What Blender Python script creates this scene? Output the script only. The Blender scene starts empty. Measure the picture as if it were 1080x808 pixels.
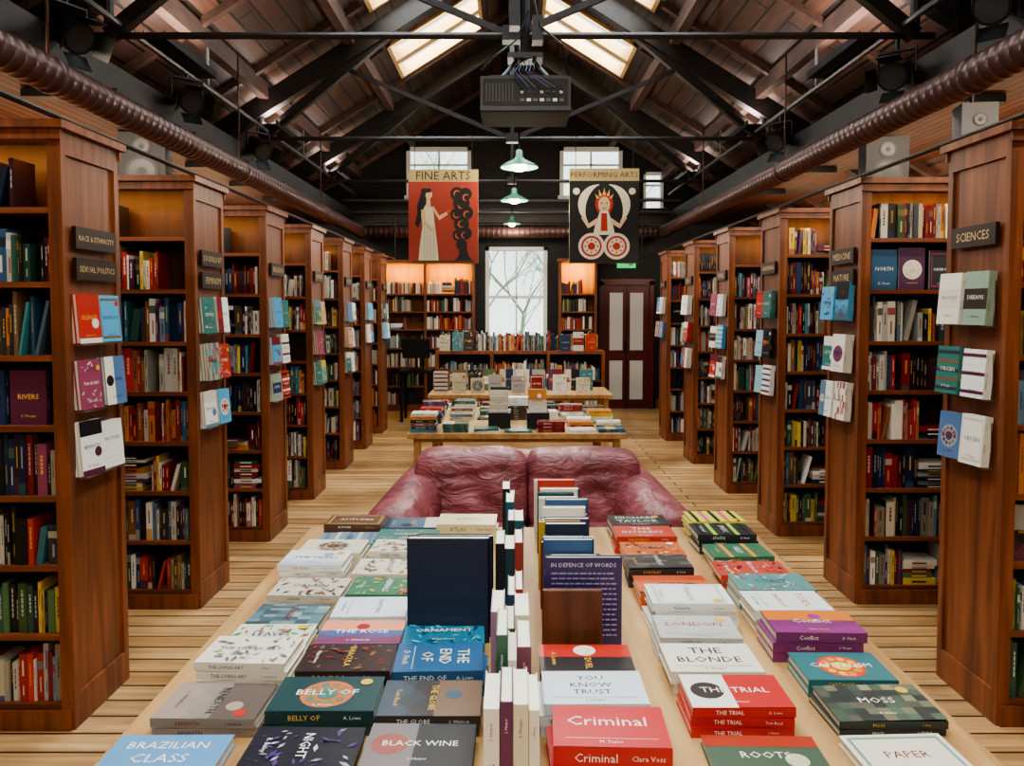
import bpy, math, random
from mathutils import Matrix, Vector
random.seed(11)
R=random.random; U=random.uniform
scene=bpy.context.scene
def lin(c):
    r=[]
    for v in c[:3]:
        v=v/255.0
        r.append(v/12.92 if v<=0.04045 else ((v+0.055)/1.055)**2.4)
    return (r[0],r[1],r[2],1.0)
# ---------------- materials ----------------
def newmat(name):
    m=bpy.data.materials.new(name); m.use_nodes=True
    nt=m.node_tree; b=nt.nodes['Principled BSDF']
    return m,nt,b
def mat_plain(name,c,rough=.5,metal=0.,emit=None,es=0):
    m,nt,b=newmat(name)
    b.inputs['Base Color'].default_value=lin(c); b.inputs['Roughness'].default_value=rough
    b.inputs['Metallic'].default_value=metal
    if emit:
        b.inputs['Emission Color'].default_value=lin(emit); b.inputs['Emission Strength'].default_value=es
    return m
def mat_attr(name,rough=.5):
    m,nt,b=newmat(name)
    a=nt.nodes.new('ShaderNodeAttribute'); a.attribute_name='Col'
    nt.links.new(a.outputs['Color'],b.inputs['Base Color'])
    b.inputs['Roughness'].default_value=rough
    return m
def mat_wood(name,c1,c2,scale,rough=.4,bump=0.05,wear=0):
    m,nt,b=newmat(name); L=nt.links.new
    tc=nt.nodes.new('ShaderNodeTexCoord'); mp=nt.nodes.new('ShaderNodeMapping')
    mp.inputs['Scale'].default_value=scale
    L(tc.outputs['Object'],mp.inputs['Vector'])
    n=nt.nodes.new('ShaderNodeTexNoise'); n.inputs['Scale'].default_value=1.0; n.inputs['Detail'].default_value=7; n.inputs['Distortion'].default_value=.8
    L(mp.outputs[0],n.inputs['Vector'])
    cr=nt.nodes.new('ShaderNodeValToRGB'); cr.color_ramp.elements[0].position=.32; cr.color_ramp.elements[1].position=.68
    cr.color_ramp.elements[0].color=lin(c1); cr.color_ramp.elements[1].color=lin(c2)
    L(n.outputs['Fac'],cr.inputs[0])
    n2=nt.nodes.new('ShaderNodeTexNoise'); n2.inputs['Scale'].default_value=1.7; n2.inputs['Detail'].default_value=5; L(tc.outputs['Object'],n2.inputs['Vector'])
    c2_=nt.nodes.new('ShaderNodeValToRGB'); c2_.color_ramp.elements[0].position=.3; c2_.color_ramp.elements[1].position=.7
    c2_.color_ramp.elements[0].color=(.72,.72,.72,1); c2_.color_ramp.elements[1].color=(1.1,1.1,1.1,1); L(n2.outputs['Fac'],c2_.inputs[0])
    mx=nt.nodes.new('ShaderNodeMix'); mx.data_type='RGBA'; mx.blend_type='MULTIPLY'; mx.inputs[0].default_value=1
    L(cr.outputs[0],mx.inputs[6]); L(c2_.outputs[0],mx.inputs[7]); L(mx.outputs[2],b.inputs['Base Color'])
    bp=nt.nodes.new('ShaderNodeBump'); bp.inputs['Strength'].default_value=bump; L(n.outputs['Fac'],bp.inputs['Height']); L(bp.outputs[0],b.inputs['Normal'])
    b.inputs['Roughness'].default_value=rough
    return m
def mat_planks(name,cols,mortar,length,width,rotz=0,rough=.4,grain=1.0,gap=.004):
    m,nt,b=newmat(name); L=nt.links.new
    tc=nt.nodes.new('ShaderNodeTexCoord'); mp=nt.nodes.new('ShaderNodeMapping')
    mp.inputs['Rotation'].default_value=(0,0,rotz)
    L(tc.outputs['Object'],mp.inputs['Vector'])
    br=nt.nodes.new('ShaderNodeTexBrick'); br.inputs['Scale'].default_value=1
    br.inputs['Brick Width'].default_value=length; br.inputs['Row Height'].default_value=width
    br.inputs['Mortar Size'].default_value=gap; br.inputs['Mortar Smooth'].default_value=.3
    br.inputs['Color1'].default_value=lin(cols[0]); br.inputs['Color2'].default_value=lin(cols[1]); br.inputs['Mortar'].default_value=lin(mortar)
    br.offset=.37
    L(mp.outputs[0],br.inputs['Vector'])
    m2=nt.nodes.new('ShaderNodeMapping'); m2.inputs['Scale'].default_value=(1.3,28,28); L(mp.outputs[0],m2.inputs['Vector'])
    n=nt.nodes.new('ShaderNodeTexNoise'); n.inputs['Scale'].default_value=1.; n.inputs['Detail'].default_value=6; n.inputs['Distortion'].default_value=1.; L(m2.outputs[0],n.inputs['Vector'])
    cr=nt.nodes.new('ShaderNodeValToRGB'); cr.color_ramp.elements[0].position=.3; cr.color_ramp.elements[1].position=.7
    g=.5+.5*(1-grain)
    cr.color_ramp.elements[0].color=(g,g*.9,g*.8,1); cr.color_ramp.elements[1].color=(1.0,1.0,1.0,1)
    L(n.outputs['Fac'],cr.inputs[0])
    n3=nt.nodes.new('ShaderNodeTexNoise'); n3.inputs['Scale'].default_value=1.6; n3.inputs['Detail'].default_value=6; L(mp.outputs[0],n3.inputs['Vector'])
    cr3=nt.nodes.new('ShaderNodeValToRGB'); cr3.color_ramp.elements[0].position=.35; cr3.color_ramp.elements[1].position=.62
    cr3.color_ramp.elements[0].color=(.62,.60,.58,1); cr3.color_ramp.elements[1].color=(1,1,1,1); L(n3.outputs['Fac'],cr3.inputs[0])
    mx=nt.nodes.new('ShaderNodeMix'); mx.data_type='RGBA'; mx.blend_type='MULTIPLY'; mx.inputs[0].default_value=1
    L(br.outputs['Color'],mx.inputs[6]); L(cr.outputs[0],mx.inputs[7])
    my=nt.nodes.new('ShaderNodeMix'); my.data_type='RGBA'; my.blend_type='MULTIPLY'; my.inputs[0].default_value=1
    L(mx.outputs[2],my.inputs[6]); L(cr3.outputs[0],my.inputs[7])
    L(my.outputs[2],b.inputs['Base Color'])
    bp=nt.nodes.new('ShaderNodeBump'); bp.inputs['Strength'].default_value=.35; bp.inputs['Distance'].default_value=.01; bp.invert=True
    L(br.outputs['Fac'],bp.inputs['Height']); L(bp.outputs[0],b.inputs['Normal'])
    b.inputs['Roughness'].default_value=rough
    return m
M_MAH=mat_wood('mahogany',(98,52,29),(148,84,49),(16,16,1.2),.44)
M_MAHH=mat_wood('mahogany_horizontal',(96,50,29),(142,80,48),(1.2,14,14),.45)
M_BACKB=mat_wood('back_board',(56,30,18),(84,48,30),(14,14,1.2),.6)
M_OAK=mat_wood('table_oak',(170,124,76),(206,164,108),(16,1.3,16),.45)
M_BEND=mat_wood('bookend_wood',(90,50,30),(124,74,46),(16,16,2),.4)
M_FLOOR=mat_planks('floor_boards',((232,190,136),(192,148,98)),(66,44,26),2.4,.125,0,.36,1.0,.007)
M_ROOF=mat_planks('roof_boards',((112,79,66),(74,52,45)),(20,14,11),3.2,.15,math.pi/2,.55,1.0,.012)
M_SOFF=mat_planks('soffit_boards',((128,78,52),(100,60,40)),(22,11,7),3,.075,math.pi/2,.5,.8,.010)
M_WALL=mat_planks('dark_wall_boards',((58,43,38),(44,33,30)),(18,13,10),2.5,.14,0,.6,.6)
M_SIDE=mat_plain('plaster',(170,140,105),.8)
M_BLK=mat_plain('black_metal',(22,21,22),.4,.3)
M_BEAM=mat_wood('black_beam',(22,17,16),(42,32,30),(12,3,12),.5)
M_RAFT=mat_wood('brown_rafter',(70,50,42),(98,71,60),(12,3,12),.6)
M_STEEL=mat_plain('grey_steel',(92,92,94),.4,.5)
M_DUCT=mat_plain('maroon_duct',(78,52,48),.36,.3)
M_COL=mat_attr('printed_card',.45)
M_GLOSS=mat_attr('gloss_print',.33)
M_SKYF=mat_plain('skylight_pine',(206,166,110),.5)
M_WHITE=mat_plain('white_paint',(230,230,225),.5)
M_MAR=mat_plain('maroon_paint',(84,28,28),.35)
M_FROST=mat_plain('frosted_pane',(205,202,198),.3)
M_GREEN=mat_plain('green_enamel',(70,120,92),.3)
M_BULB=mat_plain('lamp_glow',(255,240,210),.4,0,(255,232,190),12)
M_LENS=mat_plain('lens',(40,44,50),.2)
M_EXIT=mat_plain('exit_green',(20,120,60),.5,0,(40,200,110),1.0)
def mat_leather():
    m,nt,b=newmat('maroon_leather'); L=nt.links.new
    tc=nt.nodes.new('ShaderNodeTexCoord')
    n=nt.nodes.new('ShaderNodeTexNoise'); n.inputs['Scale'].default_value=5; n.inputs['Detail'].default_value=7; n.inputs['Distortion'].default_value=1.0; L(tc.outputs['Object'],n.inputs['Vector'])
    cr=nt.nodes.new('ShaderNodeValToRGB'); cr.color_ramp.elements[0].position=.3; cr.color_ramp.elements[1].position=.72
    cr.color_ramp.elements[0].color=lin((104,46,52)); cr.color_ramp.elements[1].color=lin((158,88,92))
    L(n.outputs['Fac'],cr.inputs[0]); L(cr.outputs[0],b.inputs['Base Color'])
    mp=nt.nodes.new('ShaderNodeMapping');mp.inputs['Scale'].default_value=(4,4,9);L(tc.outputs['Object'],mp.inputs['Vector'])
    n2=nt.nodes.new('ShaderNodeTexNoise'); n2.inputs['Scale'].default_value=1.6; n2.inputs['Detail'].default_value=3; n2.inputs['Distortion'].default_value=2.2; L(mp.outputs[0],n2.inputs['Vector'])
    bp=nt.nodes.new('ShaderNodeBump'); bp.inputs['Strength'].default_value=.5; bp.inputs['Distance'].default_value=.03; L(n2.outputs['Fac'],bp.inputs['Height']); L(bp.outputs[0],b.inputs['Normal'])
    b.inputs['Roughness'].default_value=.40
    return m
M_LEATH=mat_leather()
# ---------------- mesh builder ----------------
class MB:
    def __init__(s): s.v=[];s.f=[];s.c=[];s.m=[]
    def add(s,vs,fs,col=(200,200,200),mat=0,M=None):
        o=len(s.v)
        if M is not None: vs=[tuple(M@Vector(p)) for p in vs]
        s.v.extend(vs); lc=lin(col)
        for f in fs: s.f.append(tuple(i+o for i in f)); s.c.append(lc); s.m.append(mat)
    def box(s,x0,x1,y0,y1,z0,z1,col=(200,200,200),mat=0,M=None):
        if x0>x1:x0,x1=x1,x0
        vs=[(x0,y0,z0),(x1,y0,z0),(x1,y1,z0),(x0,y1,z0),(x0,y0,z1),(x1,y0,z1),(x1,y1,z1),(x0,y1,z1)]
        s.add(vs,[(0,3,2,1),(4,5,6,7),(0,1,5,4),(1,2,6,5),(2,3,7,6),(3,0,4,7)],col,mat,M)
    def beam(s,p0,p1,w,h,col=(30,30,30),mat=0,up=(0,0,1)):
        p0=Vector(p0);p1=Vector(p1);d=(p1-p0).normalized();a=d.cross(Vector(up))
        if a.length<1e-4:a=d.cross(Vector((1,0,0)))
        a.normalize();b=a.cross(d).normalized();a=a*w/2;b=b*h/2
        vs=[tuple(q) for q in (p0-a-b,p0+a-b,p0+a+b,p0-a+b,p1-a-b,p1+a-b,p1+a+b,p1-a+b)]
        s.add(vs,[(0,1,2,3),(7,6,5,4),(0,4,5,1),(1,5,6,2),(2,6,7,3),(3,7,4,0)],col,mat)
    def tube(s,pts,r,n=8,col=(30,30,30),mat=0,radii=None):
        pts=[Vector(p) for p in pts]; o=[];k=len(pts); ref=None
        for i,p in enumerate(pts):
            d=(pts[min(i+1,k-1)]-pts[max(i-1,0)]).normalized()
            if ref is None:
                ref=d.cross(Vector((0,0,1)))
                if ref.length<1e-3: ref=d.cross(Vector((1,0,0)))
            a=(ref-d*ref.dot(d)).normalized();ref=a;b=d.cross(a); rr=radii[i] if radii else r
            for j in range(n):
                t=2*math.pi*j/n;o.append(tuple(p+a*math.cos(t)*rr+b*math.sin(t)*rr))
        fs=[]
        for i in range(k-1):
            for j in range(n):
                fs.append((i*n+j,i*n+(j+1)%n,(i+1)*n+(j+1)%n,(i+1)*n+j))
        fs.append(tuple(range(n-1,-1,-1)));fs.append(tuple((k-1)*n+j for j in range(n)))
        s.add(o,fs,col,mat)
    def pillow(s,c,sx,sy,sz,k=4,n=8,col=(120,40,50),mat=0,M=None,fn=None):
        vs=[];fs=[]
        for ax in range(3):
            for sg in (-1,1):
                o=len(vs)
                for i in range(n+1):
                    for j in range(n+1):
                        a=math.tan((2*i/n-1)*math.pi/4);b=math.tan((2*j/n-1)*math.pi/4);p=[0,0,0];p[ax]=sg;p[(ax+1)%3]=a;p[(ax+2)%3]=b
                        q=(abs(p[0])**k+abs(p[1])**k+abs(p[2])**k)**(1/k)
                        p=[p[0]/q,p[1]/q,p[2]/q]
                        if fn:p=fn(p)
                        vs.append((c[0]+p[0]*sx/2,c[1]+p[1]*sy/2,c[2]+p[2]*sz/2))
                for i in range(n):
                    for j in range(n):
                        q=[o+i*(n+1)+j,o+(i+1)*(n+1)+j,o+(i+1)*(n+1)+j+1,o+i*(n+1)+j+1]
                        fs.append(tuple(q if sg>0 else q[::-1]))
        s.add(vs,fs,col,mat,M)
    def build(s,name,mats,smooth=False,merge=False,origin=None,bevel=0,parent=None):
        xs=[p[0] for p in s.v];ys=[p[1] for p in s.v];zs=[p[2] for p in s.v]
        o=origin or ((min(xs)+max(xs))/2,(min(ys)+max(ys))/2,min(zs))
        me=bpy.data.meshes.new(name)
        me.from_pydata([(p[0]-o[0],p[1]-o[1],p[2]-o[2]) for p in s.v],[],s.f)
        for m in mats: me.materials.append(m)
        me.polygons.foreach_set('material_index',s.m)
        ca=me.color_attributes.new('Col','FLOAT_COLOR','CORNER'); buf=[]
        for f,c in zip(s.f,s.c):
            buf.extend(c*len(f))
        ca.data.foreach_set('color',buf)
        if smooth: me.polygons.foreach_set('use_smooth',[True]*len(s.f))
        if merge:
            import bmesh
            bm=bmesh.new();bm.from_mesh(me);bmesh.ops.remove_doubles(bm,verts=bm.verts,dist=.0002);bmesh.ops.recalc_face_normals(bm,faces=bm.faces);bm.to_mesh(me);bm.free()
        me.update()
        ob=bpy.data.objects.new(name,me);ob.location=o;scene.collection.objects.link(ob)
        if bevel:
            md=ob.modifiers.new('b','BEVEL');md.width=bevel;md.segments=2;md.limit_method='ANGLE'
        return ob
_tc={}
def textmesh(t):
    if t in _tc:return _tc[t]
    cu=bpy.data.curves.new('t','FONT');cu.body=t;cu.resolution_u=1;cu.size=1
    ob=bpy.data.objects.new('t',cu);scene.collection.objects.link(ob)
    dg=bpy.context.evaluated_depsgraph_get();dg.update();me=ob.evaluated_get(dg).to_mesh()
    vs=[(v.co.x,v.co.y) for v in me.vertices];fs=[tuple(p.vertices) for p in me.polygons]
    ob.evaluated_get(dg).to_mesh_clear();bpy.data.objects.remove(ob);bpy.data.curves.remove(cu)
    if not vs: vs=[(0,0),(1,0),(1,1)];fs=[(0,1,2)]
    x0=min(v[0] for v in vs);x1=max(v[0] for v in vs);y0=min(v[1] for v in vs);y1=max(v[1] for v in vs)
    _tc[t]=([((a-x0),(b-y0)) for a,b in vs],fs,x1-x0,y1-y0);return _tc[t]
class Canvas:
    def __init__(s,mb,M,w,h,mat=0,base=.0004): s.mb=mb;s.M=M;s.w=w;s.h=h;s.mat=mat;s.l=base
    def poly(s,pts,col):
        s.l+=.00008;s.mb.add([(a,b,s.l) for a,b in pts],[tuple(range(len(pts)))],col,s.mat,s.M)
    def rect(s,x0,y0,x1,y1,col): s.poly([(x0,y0),(x1,y0),(x1,y1),(x0,y1)],col)
    def disc(s,cx,cy,r,col,n=18,ry=None):
        ry=ry or r;s.poly([(cx+r*math.cos(2*math.pi*i/n),cy+ry*math.sin(2*math.pi*i/n)) for i in range(n)],col)
    def arc(s,cx,cy,r0,r1,a0,a1,col,n=14,taper=False):
        s.l+=.00008;vs=[];fs=[]
        for i in range(n+1):
            t=a0+(a1-a0)*i/n;k=math.sin(math.pi*i/n) if taper else 1
            rm=(r0+r1)/2;hh=(r1-r0)/2*max(k,.08)
            vs.append((cx+(rm-hh)*math.cos(t),cy+(rm-hh)*math.sin(t),s.l));vs.append((cx+(rm+hh)*math.cos(t),cy+(rm+hh)*math.sin(t),s.l))
        for i in range(n): fs.append((2*i,2*i+1,2*i+3,2*i+2))
        s.mb.add(vs,fs,col,s.mat,s.M)
    def text(s,t,cx,cy,w,h,col):
        vs,fs,tw,th=textmesh(t);k=min(w/tw,h/th)
        s.l+=.00012
        s.mb.add([(cx+(a-tw/2)*k,cy+(b-th/2)*k,s.l) for a,b in vs],fs,col,s.mat,s.M)
PAL=[(232,226,210),(236,234,226),(34,32,36),(26,28,34),(146,40,38),(182,58,46),(36,54,90),(56,92,128),(54,94,80),(84,114,74),(206,132,62),(214,184,84),(92,42,66),(64,54,48),(126,98,70),(198,188,164),(168,168,163),(100,130,148),(212,203,180),(130,36,46),(238,238,232),(58,62,70),(150,74,98),(70,134,144),(88,58,88),(226,218,198),(206,200,190),(230,226,216)]
WORDS=['THE SECRET','WOODS','TOXIC','CONFLICT','WITCHES','ORIGIN','BENEATH','LIVING','MEMORY','ISLANDS','NIGHT SKY','ANATOMY','GARDENS','THE BODY','NOTES','RIVERS','HISTORY','PLASTIC','CHILDHOOD','EMPIRE','KINGDOM','SILENCE','MOTHER','WILD','THE ART OF','TRAVEL','DREAMS','NORTH','BLONDE','INSIDE','SURVIVAL','MYTHS','HARBOUR','SALT PATH','ORCHARD','LETTERS','A LIFE','THE LAST DAY','ON WALKING','STARLINGS','GHOSTS','FEAST']
AUTH=['Angela Kirwin','J. Harper','M. Taylor','S. Whitlock','R. Bailey','E. Morgan','A. Lowe','D. Finch','Tom Reed','Clara Voss']
def dark(c): return (c[0]*.3+c[1]*.6+c[2]*.1)<110
def contrast(c): return random.choice([(240,235,220),(245,245,240),(235,190,80)]) if dark(c) else random.choice([(30,30,34),(130,30,30),(30,50,90)])
def mixc(a,b,t): return tuple(a[i]*(1-t)+b[i]*t for i in range(3))
def book(mb,M,L,W,T,col,orient='L',detail=2,word=None,art=None,acc=None,spine=None,acc2=None,seed=None):
    t=.0022; ov=.003
    page=(232,224,204)
    mb.box(0,L,0,W,T-t,T,col,0,M);mb.box(0,L,0,W,0,t,col,0,M);mb.box(0,L,-.0005,t,0,T,spine or col,0,M)
    mb.box(ov,L-ov,t,W-ov,t,T-t,page,1,M)
    if detail==0:return
    acc=acc or random.choice(PAL);tx=contrast(col);word=word or random.choice(WORDS);acc2=acc2 or random.choice(PAL)
    if orient=='L':
        F=Matrix.Translation((0,0,T)); w,h=L,W
    else:
        F=Matrix(((0,1,0,0),(-1,0,0,W),(0,0,1,T),(0,0,0,1))); w,h=W,L
    C=Canvas(mb,M@F,w,h,0)
    art=art or random.choice(['band','circle','stripes','frame','half','dots','leaf','plain','leaf','bars','mosaic','hills','text'])
    if art=='band': C.rect(0,h*.3,w,h*.68,acc)
    elif art=='circle':
        C.disc(w*.5,h*.48,min(w,h)*.38,acc)
        for i in range(10):
            a=i*.628;C.disc(w*.5+math.cos(a)*min(w,h)*.26,h*.48+math.sin(a)*min(w,h)*.26,min(w,h)*.07,mixc(acc,acc2,U(.4,1)),8)
        C.disc(w*.5,h*.48,min(w,h)*.15,acc2)
    elif art=='stripes':
        for i in range(5): C.rect(0,h*(.08+.19*i),w,h*(.15+.19*i),acc if i%2 else acc2)
    elif art=='frame':
        C.rect(w*.05,h*.07,w*.95,h*.93,acc);C.rect(w*.08,h*.12,w*.92,h*.88,col)
    elif art=='half': C.rect(0,0,w*.45,h,acc);C.disc(w*.22,h*.5,h*.25 if orient=='L' else w*.18,acc2)
    elif art=='dots':
        for i in range(26): C.disc(U(.08,.92)*w,U(.08,.92)*h,U(.02,.06)*min(w,h),random.choice([acc,acc2,tx,mixc(acc,col,.5)]),9)
    elif art=='mosaic':
        for i in range(9):
            for j in range(6): C.rect(w*i/9,h*j/6,w*(i+1)/9,h*(j+1)/6,mixc(random.choice([acc,acc2,col]),col,U(0,.7)))
    elif art=='hills':
        C.rect(0,h*.55,w,h,acc);C.disc(w*U(.3,.7),h*.72,min(w,h)*.12,acc2)
        for j in range(3):
            pts=[(0,0)]+[(w*i/8,h*(.5-.13*j+.07*math.sin(i*1.3+j*2+w*90))) for i in range(9)]+[(w,0)]
            C.poly(pts,mixc(col,acc2,.25*j+.1))
    elif art=='leaf':
        for i in range(46):
            x=U(.04,.96)*w;y=U(.04,.96)*h;l=U(.04,.10)*min(w,h)*1.1
            if abs(y-h*.5)<h*.14 and i%3:continue
            a=U(0,6.28)
            dx,dy=math.cos(a)*l,math.sin(a)*l
            x=min(max(x,l),w-l);y=min(max(y,l),h-l)
            C.poly([(x-dx,y-dy),(x+dy*.35,y-dx*.35),(x+dx,y+dy),(x-dy*.35,y+dx*.35)],mixc(random.choice([acc,acc2]),col,U(0,.4)))
    elif art=='bars':
        C.rect(0,h*.72,w,h,acc);C.rect(0,0,w,h*.1,acc2);C.disc(w*.75,h*.4,min(w,h)*.16,acc2)
    elif art=='text':
        wl=word.split(' ')
        for i,q in enumerate(wl): C.text(q,w*.48,h*(.86-.62*(i+.4)/len(wl)),w*.7,h*.4/len(wl),acc)
        C.text(random.choice(AUTH),w*.5,h*.12,w*.45,h*.07,acc2)
        C.rect(w*.1,h*.2,w*.9,h*.207,acc2)
    if art!='text':
        bg=acc if art in('band',) else col
        C.text(word,w*.5,h*.52,w*.7,h*.15 if orient=='L' else h*.09,contrast(bg))
        C.text(random.choice(AUTH),w*.5,h*.16,w*.45,h*.06,contrast(col))
    if R()<.3 and detail>1:
        C.disc(w*.84,h*.82,min(w,h)*.09,random.choice([(220,180,60),(200,50,40),(230,230,225)]),12)
    if T>.012:
        sc=spine or col
        S=Canvas(mb,M@Matrix(((1,0,0,0),(0,0,-1,-.0006),(0,1,0,0),(0,0,0,1))),L,T,0)
        S.text(word,L*.36,T*.5,L*.55,T*.42,contrast(sc));S.text(random.choice(AUTH),L*.8,T*.5,L*.28,T*.28,contrast(sc))
def Tm(x,y,z,rz=0): return Matrix.Translation((x,y,z))@Matrix.Rotation(rz,4,'Z')
UPF=Matrix(((0,-1,0,0),(0,0,-1,0),(1,0,0,0),(0,0,0,1)))
UPS=Matrix(((0,0,-1,0),(0,1,0,0),(1,0,0,0),(0,0,0,1)))
def upright_front(x,y,z,W,rz=0,tilt=0):
    return Matrix.Translation((x+W,y,z))@Matrix.Rotation(rz,4,'Z')@Matrix.Rotation(tilt,4,'X')@UPF
BM=[M_GLOSS,M_COL]
def arealight(name,loc,rot,sx,sy,e,col):
    ld=bpy.data.lights.new(name,'AREA');ld.shape='RECTANGLE';ld.size=sx;ld.size_y=sy;ld.energy=e;ld.color=col
    lo=bpy.data.objects.new(name,ld);lo.location=loc;lo.rotation_euler=rot;scene.collection.objects.link(lo);return lo
# ---------------- room ----------------
YF,YB=-3.0,12.5; XW=4.7; RA,RS=5.38,.62
def rz(x): return RA-RS*abs(x)
mb=MB();mb.box(-XW,XW,YF,YB,-.1,0);mb.build('floor',[M_FLOOR],origin=(0,0,0))
mb=MB();mb.box(-XW-.15,-XW,YF,YB,0,2.6);mb.build('wall_left',[M_SIDE])
mb=MB();mb.box(XW,XW+.15,YF,YB,0,2.6);mb.build('wall_right',[M_SIDE])
mb=MB();mb.box(-XW,XW,YF-.15,YF,0,5.4);mb.build('wall_front',[M_SIDE])
WIN=[(-.43,.57,1.0,2.62),(-1.70,-.66,3.38,4.22),(.77,1.78,3.38,4.22),(2.12,2.44,3.2,3.82)]
mb=MB()
xs=sorted(set([-XW,XW]+[w[0] for w in WIN]+[w[1] for w in WIN]));zs=sorted(set([0,5.4]+[w[2] for w in WIN]+[w[3] for w in WIN]))
for i in range(len(xs)-1):
    for j in range(len(zs)-1):
        cx=(xs[i]+xs[i+1])/2;cz=(zs[j]+zs[j+1])/2
        if any(w[0]<cx<w[1] and w[2]<cz<w[3] for w in WIN):continue
        mb.box(xs[i],xs[i+1],YB,YB+.2,zs[j],zs[j+1])
mb.build('wall_back',[M_WALL],origin=(0,YB,0))
for k,(a,b,c,d) in enumerate(WIN):
    mb=MB();fw=.06 if k<3 else .04
    mb.box(a,a+fw,YB-.03,YB+.08,c,d);mb.box(b-fw,b,YB-.03,YB+.08,c,d);mb.box(a,b,YB-.03,YB+.08,d-fw,d);mb.box(a-.03,b+.03,YB-.08,YB+.08,c,c+fw)
    nx=2 if k<3 else 1;nz=[2,3,3,3][k]
    for i in range(1,nx):
        x=a+(b-a)*i/nx;mb.box(x-.014,x+.014,YB+.01,YB+.05,c,d)
    for i in range(1,nz):
        z=c+(d-c)*i/nz;mb.box(a,b,YB+.01,YB+.05,z-(.025 if k==0 else .014),z+(.025 if k==0 else .014))
    mb.build('window_%d'%(k+1),[M_WHITE])
SKY=[(-2.2,-.9),(.6,2.0),(3.5,4.8),(6.35,7.6),(8.6,9.75)]
SX=(.36,1.38)
ybr=sorted(set([YF-.15,YB+.2]+[a for p in SKY for a in p]));xbr=[0,SX[0],SX[1],XW+.2]
mb=MB()
def sbox(mb,s,x0,x1,y0,y1,o0,o1,mat=0,col=(200,200,200)):
    vs=[]
    for o in (o0,o1):
        for x,y in ((x0,y0),(x1,y0),(x1,y1),(x0,y1)): vs.append((s*x,y,rz(x)+o))
    fs=[(0,3,2,1),(4,5,6,7),(0,1,5,4),(1,2,6,5),(2,3,7,6),(3,0,4,7)]
    if s<0: fs=[f[::-1] for f in fs]
    mb.add(vs,fs,col,mat)
for s in(-1,1):
    for i in range(3):
        for j in range(len(ybr)-1):
            cy=(ybr[j]+ybr[j+1])/2
            if i==1 and any(a<cy<b for a,b in SKY):continue
            sbox(mb,s,xbr[i],xbr[i+1],ybr[j],ybr[j+1],0,.12)
mb.build('ceiling',[M_ROOF],origin=(0,0,5.38))
for s in(-1,1):
    for a,b in SKY:
        mb=MB()
        w=.035
        sbox(mb,s,SX[0],SX[0]+w,a,b,-.03,.13);sbox(mb,s,SX[1]-w,SX[1],a,b,-.03,.13)
        sbox(mb,s,SX[0],SX[1],a,a+w,-.03,.13);sbox(mb,s,SX[0],SX[1],b-w,b,-.03,.13)
        y=(a+b)/2;sbox(mb,s,SX[0],SX[1],y-.06,y+.06,-.03,.12)
        for t in (1/4,3/4):
            y=a+(b-a)*t;sbox(mb,s,SX[0],SX[1],y-.014,y+.014,.06,.12)
        mb.build('skylight_frame',[M_SKYF])
        xc=sum(SX)/2
        arealight('skylight_daylight',(s*(xc+.12),(a+b)/2,rz(xc)+.32),(0,s*math.atan(RS),0),1.6,(b-a)+.25,140,(.80,.93,1))
for s,nm in((-1,'left'),(1,'right')):
    mb=MB();mb.box(s*2.55,s*4.1,YF,YB,3.0,3.03);mb.build('ceiling_soffit_'+nm,[M_SOFF],origin=(0,0,3))
    mb=MB();mb.box(s*2.5,s*2.58,YF,YB,2.98,3.16);mb.build('trim_soffit_'+nm,[M_BEAM])
mb=MB()
for s in(-1,1):
    for x in (.0,1.6,2.45,3.3):
        if x==0 and s<0:continue
        z=rz(x)-.09;mb.beam((s*x,YF,z),(s*x,YB,z),.09,.15,mat=0)
    for y in [i*1.24-2.6 for i in range(13)]:
        if any(a-.05<y<b+.05 for a,b in SKY):
            mb.beam((s*1.42,y,rz(1.42)-.03),(s*4.0,y,rz(4.0)-.03),.06,.07,mat=0)
        else: mb.beam((0,y,rz(0)-.03),(s*4.0,y,rz(4.0)-.03),.06,.07,mat=0)
mb.build('roof_rafters',[M_RAFT])
for y in (-.8,2.0,4.85,7.75,10.3):
    mb=MB()
    for s in(-1,1):
        mb.beam((0,y,rz(0)-.2),(s*3.95,y,rz(3.95)-.2),.12,.18)
        mb.beam((s*2.5,y,3.32),(s*1.1,y,rz(1.1)-.25),.07,.09)
        if y<9: mb.beam((s*.05,y,3.34),(s*1.75,y,rz(1.75)-.25),.03,.04)
        mb.tube([(s*2.5,y,3.32),(s*2.5,y,rz(2.5)-.25)],.03)
    mb.tube([(-2.62,y,3.32),(2.62,y,3.32)],.022)
    mb.tube([(0,y,3.32),(0,y,rz(0)-.2)],.02)
    mb.box(-.06,.06,y-.045,y+.045,3.28,3.37)
    mb.build('roof_truss',[M_BEAM])
mb=MB();mb.tube([(-2.62,12.0,3.3),(2.62,12.0,3.3)],.022);mb.tube([(-2.62,12.0,3.12),(2.62,12.0,3.12)],.018);mb.build('tie_rod',[M_STEEL])
for s in(-1,1):
    mb=MB();mb.tube([(s*2.42,YF,3.38),(s*2.42,11.9,3.38)],.02)
    for y in (.5,3.2,6.2,9): mb.tube([(s*2.42,y,3.38),(s*2.42,y,rz(2.42)-.1)],.012)
    mb.build('lighting_rail',[M_STEEL])
    X=1.76 if s<0 else 1.96
    mb=MB();mb.tube([(s*X,YF+.01,2.37),(s*X,11.6,2.37)],.012);mb.tube([(s*X,11.6,2.37),(s*X,11.6,3.0)],.012)
    mb.build('conduit_pipe',[M_BLK])
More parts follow.
